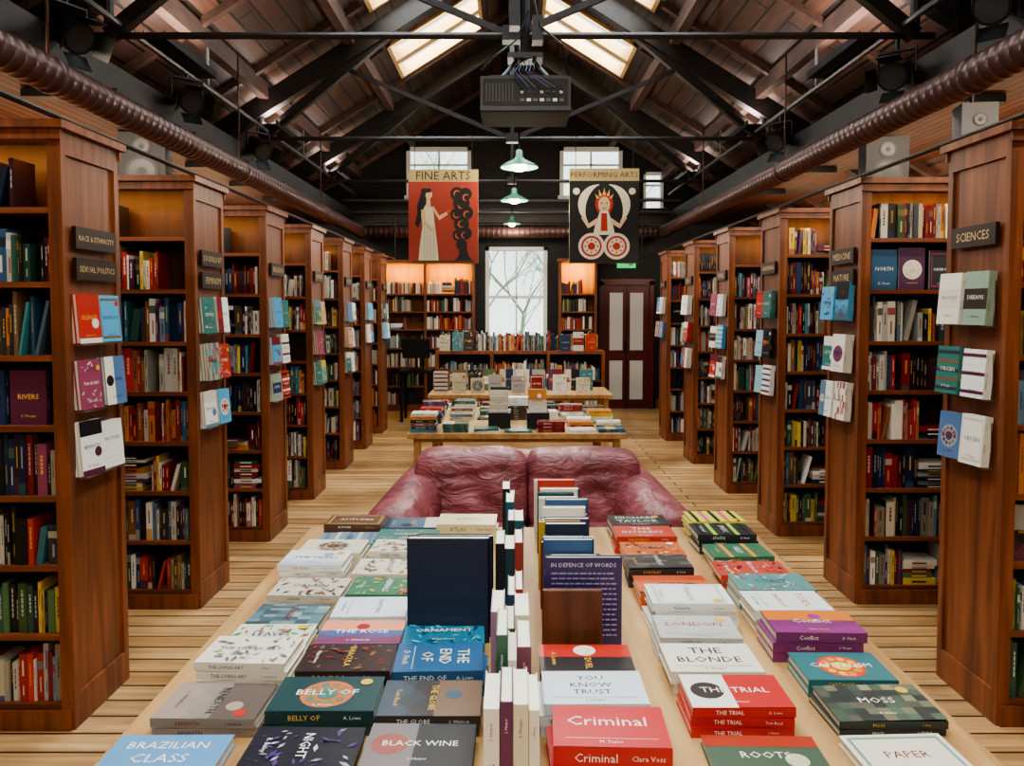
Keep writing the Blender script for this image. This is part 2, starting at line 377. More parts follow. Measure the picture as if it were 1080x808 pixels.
# ducts
def duct(pfn,l0,l1,r):
    mb=MB();pts=[];rad=[];t=l0
    while t<l1:
        for d,a in((0,0),(.052,0),(.058,.005),(.066,.005),(.072,0)): pts.append(pfn(t+d));rad.append(r+a)
        t+=.078
    mb.tube(pts,.1,16,radii=rad);return mb
for s in(-1,1):
    mb=duct(lambda t:(s*2.32,t,2.80),YF+.05,11.75,.086)
    mb.pillow((s*2.32,11.85,2.80),.21,.24,.21,2,4)
    for y in(1.2,3.9,6.6,9.4):
        mb.tube([(s*2.32,y,2.88),(s*2.32,y,rz(2.32)-.15)],.008);mb.tube([(s*2.32,y-.02,2.80),(s*2.32,y+.02,2.80)],.096,16)
    mb.build('ventilation_duct',[M_DUCT],smooth=True)
mb=duct(lambda t:(t,11.85,2.80),-2.3,2.2,.086);mb.build('ventilation_duct',[M_DUCT],smooth=True)
mb=MB();mb.box(-2.6,2.6,12.3,12.48,2.95,3.22);mb.box(-2.6,2.6,12.2,12.3,2.98,3.06);mb.build('trim_back_beam',[M_BEAM])
# ---------------- bookcases ----------------
SH=[.10,.37,.64,.91,1.18,1.45,1.73,2.01]
GP=[[(232,226,210),(200,190,165),(30,28,32),(182,58,46)],[(30,28,32),(60,36,44),(140,40,40),(34,50,82)],[(140,40,40),(182,58,46),(232,226,210),(200,124,60)],[(232,226,210),(236,234,226),(226,218,198),(70,94,120),(146,56,48)],[(54,94,80),(84,114,74),(206,176,84),(34,32,36)],[(232,226,210),(206,200,190),(64,54,48),(100,130,148)]]+[PAL]*7
def fill(mb,x0,x1,yf,z,hmax,lab=True,faceout=.0,empty=.05,detail=1):
    if R()<empty:
        x1=x0+(x1-x0)*U(.55,.9)
    if R()<faceout:
        x=x0+.02
        while x<x1-.15:
            w=.14;h=U(.2,.235);c=random.choice(PAL[1:])
            book(mb,upright_front(x,yf+.045,z,w,0,-.0),h,w,.022,c,'P',1)
            x+=w+U(.01,.03)
        return
    x=x0;pal=random.choice(GP);bh=U(.18,.225);left=random.randint(5,16);serie=None
    while True:
        if left<=0:
            left=random.randint(4,16);pal=random.choice(GP);bh=U(.165,.235)
            serie=(random.choice(PAL[2:]),U(.014,.026)) if R()<.10 else None
            if serie:left=random.randint(3,6)
            if R()<.18:
                zz=z
                if x+.2<x1:
                    for _ in range(random.randint(3,9)):
                        t=U(.014,.036)
                        if zz+t>z+hmax-.01:break
                        c=random.choice(PAL);mb.box(x+.004,x+U(.15,.2),yf+U(0,.02),yf+.15,zz,zz+t-.001,c,0)
                        if lab: mb.add([(x+.05,yf-.001,zz+t*.35),(x+.13,yf-.001,zz+t*.35),(x+.13,yf-.001,zz+t*.6),(x+.05,yf-.001,zz+t*.6)],[(0,1,2,3)],contrast(c),0)
                        zz+=t
                    x+=.205
            elif R()<.12: x+=U(.02,.06)
        left-=1
        w=U(.008,.027) if R()<.88 else U(.027,.05);h=bh*U(.8,1.12);c=random.choice(pal)
        if serie: c,w=serie;h=bh
        h=min(h,hmax-.012)
        if x+w>x1:break
        yy=yf+U(0,.016)
        k=U(.65,1.08);c=tuple(min(255,v*k) for v in c)
        if R()<.03 and x+w+.06<x1:
            an=U(.1,.28);M=Matrix.Translation((x+w*.2,0,z+w*math.sin(an)))@Matrix.Rotation(an,4,'Y')
            mb.box(0,w,yy,yy+.13,0,h*.92,c,0,M)
            x+=w+h*math.sin(an);continue
        mb.box(x,x+w-.0008,yy,yy+.135,z,z+h,c,0)
        if lab:
            q=mixc(contrast(c),c,U(.1,.5));e=yy-.0008
            def qd(a,b,z0,z1,cc): mb.add([(a,e,z0),(b,e,z0),(b,e,z1),(a,e,z1)],[(0,1,2,3)],cc,0)
            r=R()
            if r<.34:
                zz=z+h*U(.3,.45);zt=z+h*U(.75,.92)
                while zz<zt:
                    s_=U(.008,.022);qd(x+w*.36,x+w*.62,zz,min(zz+s_,zt),q);zz+=s_+.004
            elif r<.52:
                qd(x,x+w-.001,z+h*.66,z+h*.84,mixc(random.choice(PAL),c,.3));qd(x+w*.4,x+w*.6,z+h*.18,z+h*.5,q)
            elif r<.72:
                qd(x+w*.38,x+w*.62,z+h*.55,z+h*.88,q);qd(x+w*.42,x+w*.58,z+h*.14,z+h*.34,q)
            elif r<.88:
                qd(x,x+w-.001,z,z+h*U(.1,.3),mixc(random.choice(PAL),c,.3));qd(x+w*.4,x+w*.6,z+h*.45,z+h*.8,q)
        x+=w
def bookcase(s,xin,y0,nb=3,bw=.9,H=2.3,d=.42,faceout=0):
    mb=MB();P=.04;x0=xin;ln=nb*bw+P
    bx=lambda a,b,*r,**k: mb.box(min(s*a,s*b),max(s*a,s*b),*r,**k)
    bx(x0,x0+P,y0,y0+d,0,H)
    for (a,b,c,e) in((y0,y0+.035,0,H),(y0+d-.035,y0+d,0,H)): bx(x0-.012,x0,a,b,c,e)
    bx(x0-.012,x0,y0+.035,y0+d-.035,0,.13);bx(x0-.012,x0,y0+.035,y0+d-.035,H-.09,H)
    for i in range(1,nb+1): bx(x0+i*bw,x0+i*bw+P,y0,y0+d,0,H)
    bx(x0+P,x0+ln,y0+d/2-.008,y0+d/2+.008,.05,H-.02,mat=1)
    bx(x0-.035,x0+ln,y0-.03,y0+d+.03,H,H+.03)
    bx(x0-.02,x0+ln,y0-.015,y0,H-.04,H)
    bx(x0-.02,x0+ln,y0+d,y0+d+.015,H-.04,H)
    bx(x0,x0+ln,y0-.012,y0,0,.08)
    for i in range(nb):
        for z in SH:
            bx(x0+P+i*bw,x0+(i+1)*bw,y0+.008,y0+d-.008,z-.022,z,mat=2)
    mb.build('bookcase',[M_MAH,M_BACKB,M_MAHH])
    bb=MB()
    for i in range(nb):
        a,b=x0+P+i*bw+.005,x0+(i+1)*bw-.005
        if s<0:a,b=-b,-a
        for k,z in enumerate(SH):
            hm=(SH[k+1]-.022-z) if k+1<len(SH) else H-z-.06
            top=k==len(SH)-1
            if top:
                if R()<.25:continue
                fill(bb,a,a+(b-a)*U(.5,1),y0+.02,z,hm-.03,True,0,0);continue
            fill(bb,a,b,y0+.02,z,hm,lab=y0<9,faceout=faceout if i==0 and 0<k<7 else 0,empty=.05)
    bb.build('shelf_books',BM)
    arealight('bookcase_lamp',(s*(x0+ln/2),y0+.045,H-.05),(math.radians(25),0,0),ln-.2,.03,10,(1,.54,.18))
def sign(s,x,y,z,txts,w=.3):
    mb=MB()
    for i,t in enumerate(txts):
        zz=z-i*.12
        xx=s*x
        mb.box(min(xx,xx-s*.016),max(xx,xx-s*.016),y-w/2,y+w/2,zz,zz+.085,(40,22,19),0)
        if s<0: F=Matrix(((0,0,1,xx+.0162),(1,0,0,y-w/2),(0,1,0,zz),(0,0,0,1)))
        else: F=Matrix(((0,0,-1,xx-.0162),(-1,0,0,y+w/2),(0,1,0,zz),(0,0,0,1)))
        C=Canvas(mb,F,w,.085,0);C.text(t,w/2,.0425,w*.86,.036,(215,185,130))
    mb.build('category_sign',[M_COL])
RC=[(90,170,210),(190,56,44),(60,120,112),(235,228,212),(238,234,228),(240,238,230),(30,28,34),(150,70,96),(150,170,150),(240,238,230),(216,156,120),(90,120,160),(150,195,200),(236,230,214)]
def rack(s,x,yc,z):
    mb=MB();W=.125;n=2
    if s<0: base=Matrix(((0,0,1,x*s),(1,0,0,yc),(0,1,0,z),(0,0,0,1)))
    else: base=Matrix(((0,0,-1,x*s),(-1,0,0,yc),(0,1,0,z),(0,0,0,1)))
    mb.box(-.15,.15,-.006,.0,.0125,.05,(96,66,48),1,base)
    mb.box(-.14,.14,-.006,.18,.0125,.0145,(100,70,50),1,base)
    fs=-1 if s<0 else 1
    for i in range(n):
        c=random.choice(RC)
        h=U(.19,.215)
        kk=random.choice([2,2,3])
        for k in range(kk):
            M=base@Matrix.Translation((-.145+i*.155+W,0.0,.020))@Matrix.Rotation(fs*(.14 if i else .16),4,'Y')@Matrix.Rotation(-.08,4,'X')@Matrix.Translation((0,0,k*.018))@Matrix(((0,-1,0,0),(1,0,0,0),(0,0,1,0),(0,0,0,1)))
            book(mb,M,h,W,.017,c,'P',2 if k==kk-1 else 0)
    mb.build('book_display_rack',[M_GLOSS,M_COL])
LY=[2.9,4.1,5.3,6.48,7.7,8.82,9.93]
LSG=[['RACE & ETHNICITY','SEXUAL POLITICS'],['SOCIOLOGY','FEMINISM'],['RELIGION'],['HISTORY'],['POETRY'],['DRAMA'],['FICTION']]
for i,y in enumerate(LY):
    bookcase(-1,1.70,y,faceout=.35 if i==0 else .04)
    sign(-1,1.688,y+.21,1.86,LSG[i])
    for z in (1.52,1.26,1.0) :
        if i<5 or z>1.2: rack(-1,1.70,y+.21,z-.03)
RY=[2.93,4.17,5.43,6.7,7.98,9.38]
RSG=[['SCIENCES'],['MEDICINE','NATURE'],['GARDENING'],['TRAVEL'],['MUSIC'],['CINEMA']]
for i,y in enumerate(RY):
    bookcase(1,1.90,y,faceout=.1 if i==0 else .04)
    sign(1,1.888,y+.21,1.88,RSG[i])
    for z in (1.56,1.27,1.0):
        if i<5 or z>1.2: rack(1,1.90,y+.21,z)
def wallcase(x0,x1,nb,H,y0=12.12,d=.33,shelf=None):
    mb=MB();bw=(x1-x0-.04)/nb
    for i in range(nb+1): mb.box(x0+i*bw,x0+i*bw+.04,y0,y0+d,0,H)
    mb.box(x0,x1,y0+d-.02,y0+d,0,H,mat=1);mb.box(x0-.02,x1+.02,y0-.03,y0+d,H,H+.05);mb.box(x0,x1,y0-.01,y0,0,.1)
    sh=shelf or [.1,.4,.7,1.0,1.3,1.58,1.86]
    bb=MB()
    for i in range(nb):
        for k,z in enumerate(sh):
            mb.box(x0+.04+i*bw,x0+(i+1)*bw,y0+.005,y0+d-.02,z-.025,z,mat=2)
            hm=(sh[k+1] if k+1<len(sh) else H)-.03-z
            fill(bb,x0+.045+i*bw,x0+(i+1)*bw-.005,y0+.06,z,min(hm,.26),False,0,.2)
        arealight('bookcase_lamp',(x0+.02+(i+.5)*bw,y0+.06,H-.02),(math.radians(25),0,0),bw*.8,.05,12,(1,.62,.08))
    mb.build('wall_bookcase',[M_MAH,mat_wood('warm_backing',(150,96,40),(176,118,54),(14,14,1.2),.6),M_MAHH]);bb.build('shelf_books',BM)
wallcase(-2.15,-.59,2,2.34);wallcase(.74,1.34,1,2.36)
# door
mb=MB();a,b=1.48,2.22
mb.box(a-.07,a,YB-.1,YB-.005,0,2.07,mat=0);mb.box(b,b+.07,YB-.1,YB-.005,0,2.07,mat=0);mb.box(a-.07,b+.07,YB-.1,YB-.005,2.0,2.1,mat=0)
mb.box(a,b,YB-.06,YB-.01,0,2.0,mat=0)
for xa,xb in((a+.1,a+.31),(b-.31,b-.1)):
    mb.box(xa,xb,YB-.07,YB-.06,.95,1.88,mat=1);mb.box(xa,xb,YB-.066,YB-.06,.15,.78,mat=1)
mb.box(a+.36,a+.38,YB-.07,YB-.06,0,2.0,mat=2);mb.tube([(a+.34,YB-.1,.9),(a+.34,YB-.1,1.1)],.012,mat=2)
mb.build('door_1',[M_MAR,M_FROST,M_BLK])
mb=MB();mb.box(1.7,2.0,YB-.05,YB-.005,2.28,2.4,mat=0);mb.box(1.75,1.95,YB-.053,YB-.05,2.33,2.345,mat=1);mb.add([(1.88,YB-.053,2.305),(1.96,YB-.053,2.338),(1.88,YB-.053,2.37)],[(0,1,2)],mat=1);mb.build('exit_sign',[M_EXIT,M_WHITE])
mb=MB();mb.box(-XW,-2.2,YB-.03,YB,0,.15);mb.box(2.35,XW,YB-.03,YB,0,.15);mb.build('baseboard_back',[M_MAH])
# ---------------- tables ----------------
def table(name,x0,x1,y0,y1,H=.76,mat=M_OAK,th=.04,leg=.07,apron=True):
    mb=MB();mb.box(x0,x1,y0,y1,H-th,H)
    ah=.09 if apron else .03
    mb.box(x0+.06,x1-.06,y0+.05,y0+.075,H-th-ah,H-th);mb.box(x0+.06,x1-.06,y1-.075,y1-.05,H-th-ah,H-th)
    mb.box(x0+.05,x0+.075,y0+.06,y1-.06,H-th-ah,H-th);mb.box(x1-.075,x1-.05,y0+.06,y1-.06,H-th-ah,H-th)
    for x in(x0+.04,x1-.04-leg):
        for y in(y0+.04,y1-.04-leg): mb.box(x,x+leg,y,y+leg,0,H-th)
    return mb.build(name,[mat],bevel=.004)
table('display_table',-.80,.94,.85,3.02)
table('display_table',-.73,.80,5.3,6.75,apron=False,leg=.05)
table('display_table',-.85,1.02,7.7,8.45,apron=False,leg=.05)
for x,yy,w,h in((-.45,5.75,.5,.34),(.2,5.7,.55,.3)):
    mb=MB();mb.box(x,x+w,yy,yy+.5,0,h,mat=0);mb.box(x-.012,x+w+.012,yy-.012,yy+.512,h,h+.04,mat=0);mb.box(x+w*.35,x+w*.65,yy-.016,yy-.001,h*.55,h*.7,mat=1);mb.build('storage_box',[mat_plain('dark_board',(46,36,32),.7),M_BLK])
Z=.76
def stack(x,y,n,col,T=.025,L=.225,W=.148,word=None,art=None,acc=None,acc2=None,z=Z,vary=False,name='book_stack',det=2,spine=None,ori=None,rot=.03):
    mb=MB();zz=z+.0005
    word=word or random.choice(WORDS);acc=acc or random.choice(PAL);acc2=acc2 or random.choice(PAL)
    for i in range(n):
        last=i==n-1
        a=U(-rot,rot);M=Matrix.Translation((x+U(-.006,.006),y+U(0,.004),zz))@Matrix.Rotation(a,4,'Z')@Matrix.Translation((-L/2,0,0))
        c=col if (not vary or last) else random.choice(PAL)
        o=ori or ('L' if R()<.66 else 'P')
        book(mb,M,L,W,T,c,o,det if last else min(det,1),word if (not vary or last) else None,art if last else 'plain',acc,spine,acc2)
        zz+=T+.0004
    return mb.build(name,BM)
ys=[1.35+.166*i for i in range(10)]
W_=(238,234,224);K=(26,26,30)
A=[(-.655,1,(96,150,196),'BRAZILIAN CLASS','text',W_,K,.03),(-.625,2,(138,126,118),'BENEATH','hills',(100,86,80),(170,150,130),.024),
(-.615,4,(232,224,204),'THE LIVING ART','leaf',(150,140,120),(90,90,100),.02),(-.61,2,(214,218,196),'LEAVES','leaf',(70,120,70),(190,60,50),.018),
(-.62,1,(92,124,130),'ISLANDS','mosaic',(60,80,90),(150,170,170),.018),(-.61,2,(206,196,176),'ORIGIN','leaf',(150,60,50),K,.018),
(-.62,4,(240,238,230),'THE YEARS','hills',(220,225,225),(150,170,190),.02),(-.615,3,(226,216,190),'DOVES','circle',(190,180,160),(120,90,70),.018),
(-.60,2,(120,146,160),'TIDES','stripes',(190,200,196),(90,120,140),.02),(-.60,3,(98,66,44),'AUTUMN','frame',(190,150,90),K,.02)]
B=[(-.405,2,(24,22,34),'NIGHT','leaf',(90,60,120),(190,190,200),.022),(-.40,2,(22,58,62),'BELLY OF','circle',(200,110,60),(60,120,110),.03),
(-.385,2,(44,26,28),'DRACULA','leaf',(150,40,34),(170,130,70),.022),(-.385,2,(60,100,160),'THE ROSE','hills',(230,150,120),(170,30,50),.024),
(-.385,2,(226,228,234),'ADAPTABLE','text',(90,100,180),(90,100,180),.022),(-.38,2,(60,120,90),'HERBALS','leaf',(200,60,60),(230,210,120),.02),
(-.385,2,(226,214,190),'FOLK TALES','leaf',(60,110,90),(190,70,60),.02),(-.38,3,(222,214,196),'GREEN MAN','leaf',(60,90,60),(180,60,50),.02),
(-.375,2,(60,120,112),'SAINTS','leaf',(150,60,60),(200,190,160),.02),(-.37,3,(70,100,120),'SALT','bars',(210,200,180),(40,60,80),.02)]
Cc=[(-.165,2,(34,32,38),'BLACK WINE','half',(120,110,110),(150,80,70),.024),(-.165,2,(60,50,48),'THE GLOBE','hills',(120,94,74),(70,90,110),.02),
(-.165,2,(40,86,130),'THE END OF','text',(230,225,200),(230,225,200),.022),(-.165,3,(30,110,140),'ORNAMENT','leaf',(20,60,90),(110,180,190),.02)]
E=[(.49,1,(70,90,70),'ROOTS','bars',(170,60,40),(200,190,160),.02),(.475,3,(196,46,42),'THE TRIAL','half',(230,225,215),(60,50,50),.02),
(.465,3,(232,226,208),'THE BLONDE','text',K,K,.022),(.475,3,(190,186,180),'LONDON','text',(150,40,40),(100,90,90),.02),(.48,4,(236,234,230),'Naivasha','frame',(200,200,196),(190,60,50),.022),
(.47,2,(214,96,48),'WILD','bars',(190,80,40),(40,40,40),.02),(.47,3,(50,46,48),'PORTRAIT','mosaic',(120,110,104),(70,64,62),.02),
(.475,2,(200,100,50),'TERRA','dots',(60,40,30),(240,200,120),.02),(.48,3,(190,60,44),'THE INTEREST','text',W_,W_,.02),(.49,3,(36,34,36),'MICHAEL TAYLOR','text',W_,W_,.022)]
Fc=[(.765,1,(230,224,204),'PAPER','frame',(120,150,140),K,.02),(.77,2,(50,56,54),'MOSS','mosaic',(150,140,110),(90,110,90),.018),
(.765,2,(50,110,116),'CAPITALISM','circle',(210,80,50),(230,200,80),.024),(.76,3,(120,48,104),'Conflict','hills',(210,120,50),(150,60,130),.024),
(.765,3,(228,232,224),'TOXIC CHILDHOOD','text',(200,40,90),(40,140,120),.024),(.765,3,(90,140,140),'COAST','leaf',(230,230,220),(200,90,60),.022),
(.765,2,(196,70,56),'RED EARTH','leaf',(230,200,160),(80,40,30),.02),(.77,2,(60,110,80),'FIELD','stripes',(220,150,70),(60,110,80),.02),
(.77,3,(36,40,44),'STATIC','stripes',(160,200,60),K,.022),(.77,4,(214,210,70),'PINK NOISE','stripes',(210,60,130),K,.02)]
D=[(.175,2,(196,36,44),'Criminal','text',W_,W_,.03),(.175,3,(214,222,226),'YOU KNOW TRUST','text',(30,60,110),K,.022),(.175,3,(44,36,38),'THE DUEL','half',(190,50,40),(230,225,215),.022)]
for colm in (A,B,Cc,E,Fc,D):
    for i,(x,n,c,w,art,a1,a2,T) in enumerate(colm):
        wd=U(.200,.222) if colm is not D else .215
        f=U(.75,1.3)
        nn=n if f<1.1 or n<3 else n-1
        c=mixc(c,(140,136,130),.08)
        stack(x+U(-.009,.009),ys[i]+U(-.004,.006),nn,c,T*f,min(wd,.212) if colm in(Cc,) else wd,U(.138,.15),w,art,a1,a2,rot=.045)
stack(-.17,2.80,2,(226,208,160),.035,.22,.15,'ATLAS','plain')
for i in range(3): stack(-.18,2.2+.17*i,2,random.choice(PAL),.02,.2)
mb=MB();book(mb,upright_front(-.272,1.990,Z,.212),.275,.212,.03,(32,44,66),'P',0);mb.build('navy_hardback_book',BM)
mb=MB();book(mb,upright_front(-.250,2.022,Z,.20),.27,.20,.025,(34,38,50),'P',0);mb.build('navy_hardback_book',BM)
mb=MB();mb.box(.075,.225,1.875,1.89,Z,Z+.172);mb.box(.075,.225,1.84,1.875,Z,Z+.012);mb.build('wooden_bookend',[M_BEND],bevel=.004)
mb=MB();y=1.93;i=0
cols=[(64,52,96),(40,50,70),(190,64,52),(230,225,210),(30,30,34),(60,90,130),(220,215,200),(120,44,42),(40,70,80),(235,230,220),(30,40,60),(180,150,60)]
while y<2.95:
    t=U(.018,.034);h=U(.180,.225) if i else .235;w=U(.12,.15)
    if i==0:w=.195
    xx=.085+(U(-.005,.03) if i else -.0)
    book(mb,upright_front(xx,y+t,Z,w),h,w,t,cols[i%12],'P',1 if 0<i<4 else 0)
    if i==0:
        Cv=Canvas(mb,upright_front(xx,y+t,Z,w)@Matrix(((0,1,0,0),(-1,0,0,w),(0,0,1,t+.001),(0,0,0,1))),w,h,0)
        Cv.rect(0,0,w,h,cols[0]);Cv.text('IN DEFENCE OF WORDS',w/2,h*.92,w*.85,.012,(220,210,230))
        for q in range(13):
            xa=w*.08
            while xa<w*.9:
                l=U(.006,.02);Cv.rect(xa,h*(.82-.055*q),min(xa+l,w*.93),h*(.837-.055*q),(160,150,190));xa+=l+.003
    y+=t+U(.002,.025);i+=1
mb.build('upright_books_row',BM)
mb=MB();y=1.26
near=[[(236,232,222),(110,60,96),(222,214,190)],[(54,96,76),(236,232,222),(120,70,90)],[(150,120,150),(70,80,60),(222,214,190)],[(40,60,90),(150,50,46),(30,34,40)]]
far=[(30,80,90),(40,60,70),(180,170,150),(60,40,60),(30,34,40),(150,60,50),(30,90,100)]
g=0
while y<2.85:
    x=[-.048,-.03,-.045,-.01][g] if g<4 else U(-.045,-.01);hb=U(.2,.235)
    if g>=4 and R()<.3: y+=.12
    lim=[.03,.035,.02,.02][g] if g<4 else U(.0,.03)
    k=0
    while x<lim:
        t=U(.016,.030)
        if x+t>.05:break
        h=hb+U(-.04,.02);c=near[g][k%3] if g<4 else random.choice(far);k+=1
        M=Matrix.Translation((x+t,y+U(0,.012),Z))@UPS
        book(mb,M,h,.135,t,c,'L',2 if g<3 else 0,art='plain')
        x+=t+.001
    y+=.168;g+=1
mb.build('upright_books_row',BM)
for yy in (5.33,5.53,5.73,5.93,6.13,6.33,6.53):
    for xx in (-.62,-.4,-.18,.05,.27,.49,.69):
        if abs(xx)<.3 and 5.45<yy<5.8:continue
        if R()<.95: stack(xx+U(-.012,.012),yy+U(-.01,.02),random.choice([1,1,2,2,3,4,6]),random.choice(PAL),U(.012,.026),U(.16,.2),U(.12,.15),z=Z,vary=R()<.6,det=1,rot=.12)
mb=MB()
for k,xx in enumerate((-.16,.12)):
    mb.box(xx-.01,xx+.15,5.50,5.76,Z,Z+.115,(24,24,26),1)
    for j in range(5):
        t=.03;h=U(.13,.17);book(mb,upright_front(xx,5.55+.045*j,Z+.116,.13),h,.13,t,random.choice([(30,30,34),(60,30,40),(200,190,170),(40,60,50)]),'P',2 if j==0 else 0)
mb.build('book_display_stand',BM)
mb=MB()
x=-.8
while x<.85:
    w=.14;book(mb,upright_front(x,7.86,Z+.002,w,0,0),U(.15,.23),w,.02,random.choice(PAL),'P',2);x+=w+U(.02,.1)
x=-.8
while x<.85:
    w=.14;book(mb,upright_front(x,8.12,Z+.002,w,0,0),U(.2,.24),w,.025,random.choice(PAL),'P',2);x+=w+U(.01,.04)
x=-.78
while x<.8:
    w=.2
    for q in range(random.randint(1,5)): book(mb,Tm(x,8.17,Z+.001+.0305*q),w,.14,.03,random.choice(PAL),'L',1)
    x+=w+.03
mb.build('face_out_books',BM)
mb=MB();X0,X1=-.95,1.15;Y=9.5
mb.box(X0,X1,Y,Y+.4,.0,.08);mb.box(X0,X1,Y,Y+.4,1.06,1.1)
for x in(X0,-.27,.43,X1-.04): mb.box(x,x+.04,Y,Y+.4,0,1.06)
mb.box(X0,X1,Y+.38,Y+.4,.08,1.06,mat=1)
bb=MB()
for k,z in enumerate((.1,.42,.74)):
    mb.box(X0+.04,X1-.04,Y+.01,Y+.38,z-.025,z,mat=2)
    for a,b in((X0+.05,-.28),(-.22,.42),(.48,X1-.05)): fill(bb,a,b,Y+.03,z,.28,True)
mb.build('low_bookcase',[M_MAH,M_BACKB,M_MAHH])
fill(bb,-.45,.55,Y+.06,1.1,.26,True,0,0)
for x in (-.9,-.74,-.6,.6,.76,.92):
    book(bb,upright_front(x,Y+.06,1.101,.13),U(.19,.24),.13,.025,random.choice(PAL),'P',2)
fill(bb,-.9,1.1,Y+.24,1.1,.3,True,0,0)
bb.build('shelf_books',BM)
mb=MB();mb.box(-1.62,-1.15,10.9,11.4,.70,.74);[mb.box(x,x+.04,y,y+.04,0,.70) for x in(-1.6,-1.21) for y in(10.92,11.34)]
mb.box(-1.6,-1.2,11.2,11.23,.9,1.18);mb.box(-1.42,-1.38,11.22,11.25,.74,.95);mb.box(-1.5,-1.3,11.15,11.3,.74,.755)
mb.build('computer_desk',[M_BLK])
# ---------------- sofa ----------------
sx=.083
mb=MB()
mb.pillow((sx,3.95,.25),1.22,.82,.3,9,8)
for s in(-1,1):
    mb.pillow((sx+s*.275,3.83,.43),.55,.70,.17,5,10)
    def bf(p):
        x,y,z=p
        if y<0:
            y+=.10*math.exp(-((z-.45-.08*math.sin(x*3))/.10)**2)*(1-x*x)
            y+=.14*math.exp(-((x-.15*s)/.22)**2-((z-.05)/.2)**2)
            y+=.05*math.sin(x*9+z*5)*(1-x*x)*(1-z*z)
            y-=.10*(1-x*x)*(1-z*z)
        z2=z*(1-.03*abs(x)**3)+(.02*math.sin(x*6+s) if z>0 else 0)
        return [x,y+.28*z,z2]
    mb.pillow((sx+s*.302,4.12,.655),.605,.26,.42,7,24,fn=bf)
    secs=[];N=0
    for (yy,sc,t) in((3.455,.80,0),(3.462,.90,0),(3.485,.97,0),(3.52,1,.03),(3.65,1.0,.15),(3.8,.99,.3),(3.95,.98,.5),(4.1,.96,.72),(4.25,.93,.9),(4.38,.85,1.0),(4.42,.6,1.0)):
        cx=.655-.105*t;zc=.555+.10*t**1.2;r=.15
        prof=[(cx-.085,.09),(cx-.095,.25),(cx-.10,zc-.11)]
        for q in range(13):
            a=math.radians(205-250*q/12);prof.append((cx+r*1.03*math.cos(a),zc+r*math.sin(a)))
        prof+=[(cx+.085,zc-.15),(cx+.085,.25),(cx+.085,.09)]
        mx_,mz_=cx,zc-.1
        wr=1+.02*math.sin(yy*23)
        secs.append([(sx+s*(mx_+(px-mx_)*sc*wr),yy,max(.06,mz_+(pz-mz_)*sc)) for px,pz in prof]);N=len(prof)
    vs=[p for q in secs for p in q];fs=[]
    for i in range(len(secs)-1):
        for j in range(N): fs.append((i*N+j,i*N+(j+1)%N,(i+1)*N+(j+1)%N,(i+1)*N+j))
    fs.append(tuple(range(N)));fs.append(tuple((len(secs)-1)*N+j for j in range(N)))
    mb.add(vs,fs)
mb.pillow((sx,4.34,.46),1.26,.22,.72,7,10)
for p in [(-1,-1),(1,-1),(-1,1),(1,1)]:
    mb.tube([(sx+p[0]*.60,3.95+p[1]*.38,0),(sx+p[0]*.60,3.95+p[1]*.38,.12)],.03,mat=1)
mb.build('leather_sofa',[M_LEATH,M_MAR],smooth=True,merge=True)
# ---------------- hanging things ----------------
def lampshade(x,y,z,r,ztop,e):
    mb=MB();prof=[(.02,.16),(.035,.15),(.04,.09),(.3,.07),(.75,.03),(1.0,0),(1.02,-.012)]
    pr=[(max(.0,a*r) if a>.05 else a,b*r/.18) for a,b in prof];n=24;vs=[];fs=[]
    for a,b in pr:
        for j in range(n):
            t=2*math.pi*j/n;vs.append((x+a*math.cos(t),y+a*math.sin(t),z+b))
    for i in range(len(pr)-1):
        for j in range(n): fs.append((i*n+j,i*n+(j+1)%n,(i+1)*n+(j+1)%n,(i+1)*n+j))
    mb.add(vs,fs,mat=0)
    mb.tube([(x,y,z+.15),(x,y,ztop)],.008,mat=1)
    mb.pillow((x,y,z-.005),.15*r/.18,.15*r/.18,.09,2,6,mat=2)
    mb.build('pendant_lamp',[M_GREEN,M_BLK,M_BULB],smooth=True)
    ld=bpy.data.lights.new('pendant_bulb','POINT');ld.energy=e;ld.shadow_soft_size=.12;ld.color=(1,.89,.74)
    lo=bpy.data.objects.new('pendant_bulb',ld);lo.location=(x,y,z-.16);scene.collection.objects.link(lo)
lampshade(.07,7.5,3.0,.18,rz(0)-.18,52);lampshade(.03,10.1,3.04,.18,rz(0)-.18,44);lampshade(.0,11.6,2.9,.13,rz(0)-.18,14)
lampshade(.0,1.2,3.25,.18,rz(0)-.18,38);lampshade(.0,-1.4,3.2,.18,rz(0)-.18,66)
mb=MB();px,py,pz=.075,4.3,2.72
mb.box(px-.25,px+.25,py,py+.38,pz,pz+.19,mat=0);mb.box(px-.235,px+.235,py-.006,py,pz+.03,pz+.175,mat=1)
mb.box(px-.25,px+.25,py-.012,py+.02,pz-.0,pz+.025,mat=0)
for i in range(9): mb.box(px-.22+.018*i,px-.213+.018*i,py-.01,py-.006,pz+.05,pz+.15,mat=0)
for i in range(7):
    xx=px-.03+i*.036;mb.box(xx,xx+.024,py-.011,py-.006,pz+.05,pz+.066,mat=2 if i%2 else 3);mb.pillow((xx+.01,py-.01,pz+.10),.018,.014,.018,2,4,mat=[2,3,4][i%3])
    mb.tube([(xx+.01,py-.02,pz+.10),(xx+.01,py-.07,pz+.11),(px-.08+.02*i,py-.05,pz+.2),(px-.06+.02*i,py+.1,pz+.26+.012*i),(px-.03,py+.19,pz+.33)],.003,5,mat=[1,4,3][i%3])
mb.box(px-.2,px+.2,py+.05,py+.33,pz+.19,pz+.21,mat=0)
for dx in(-.14,.14): mb.tube([(px+dx,py+.1,pz+.2),(px+dx*.3,py+.19,pz+.34)],.012,mat=0)
mb.box(px-.1,px+.1,py+.12,py+.26,pz+.33,pz+.36,mat=0)
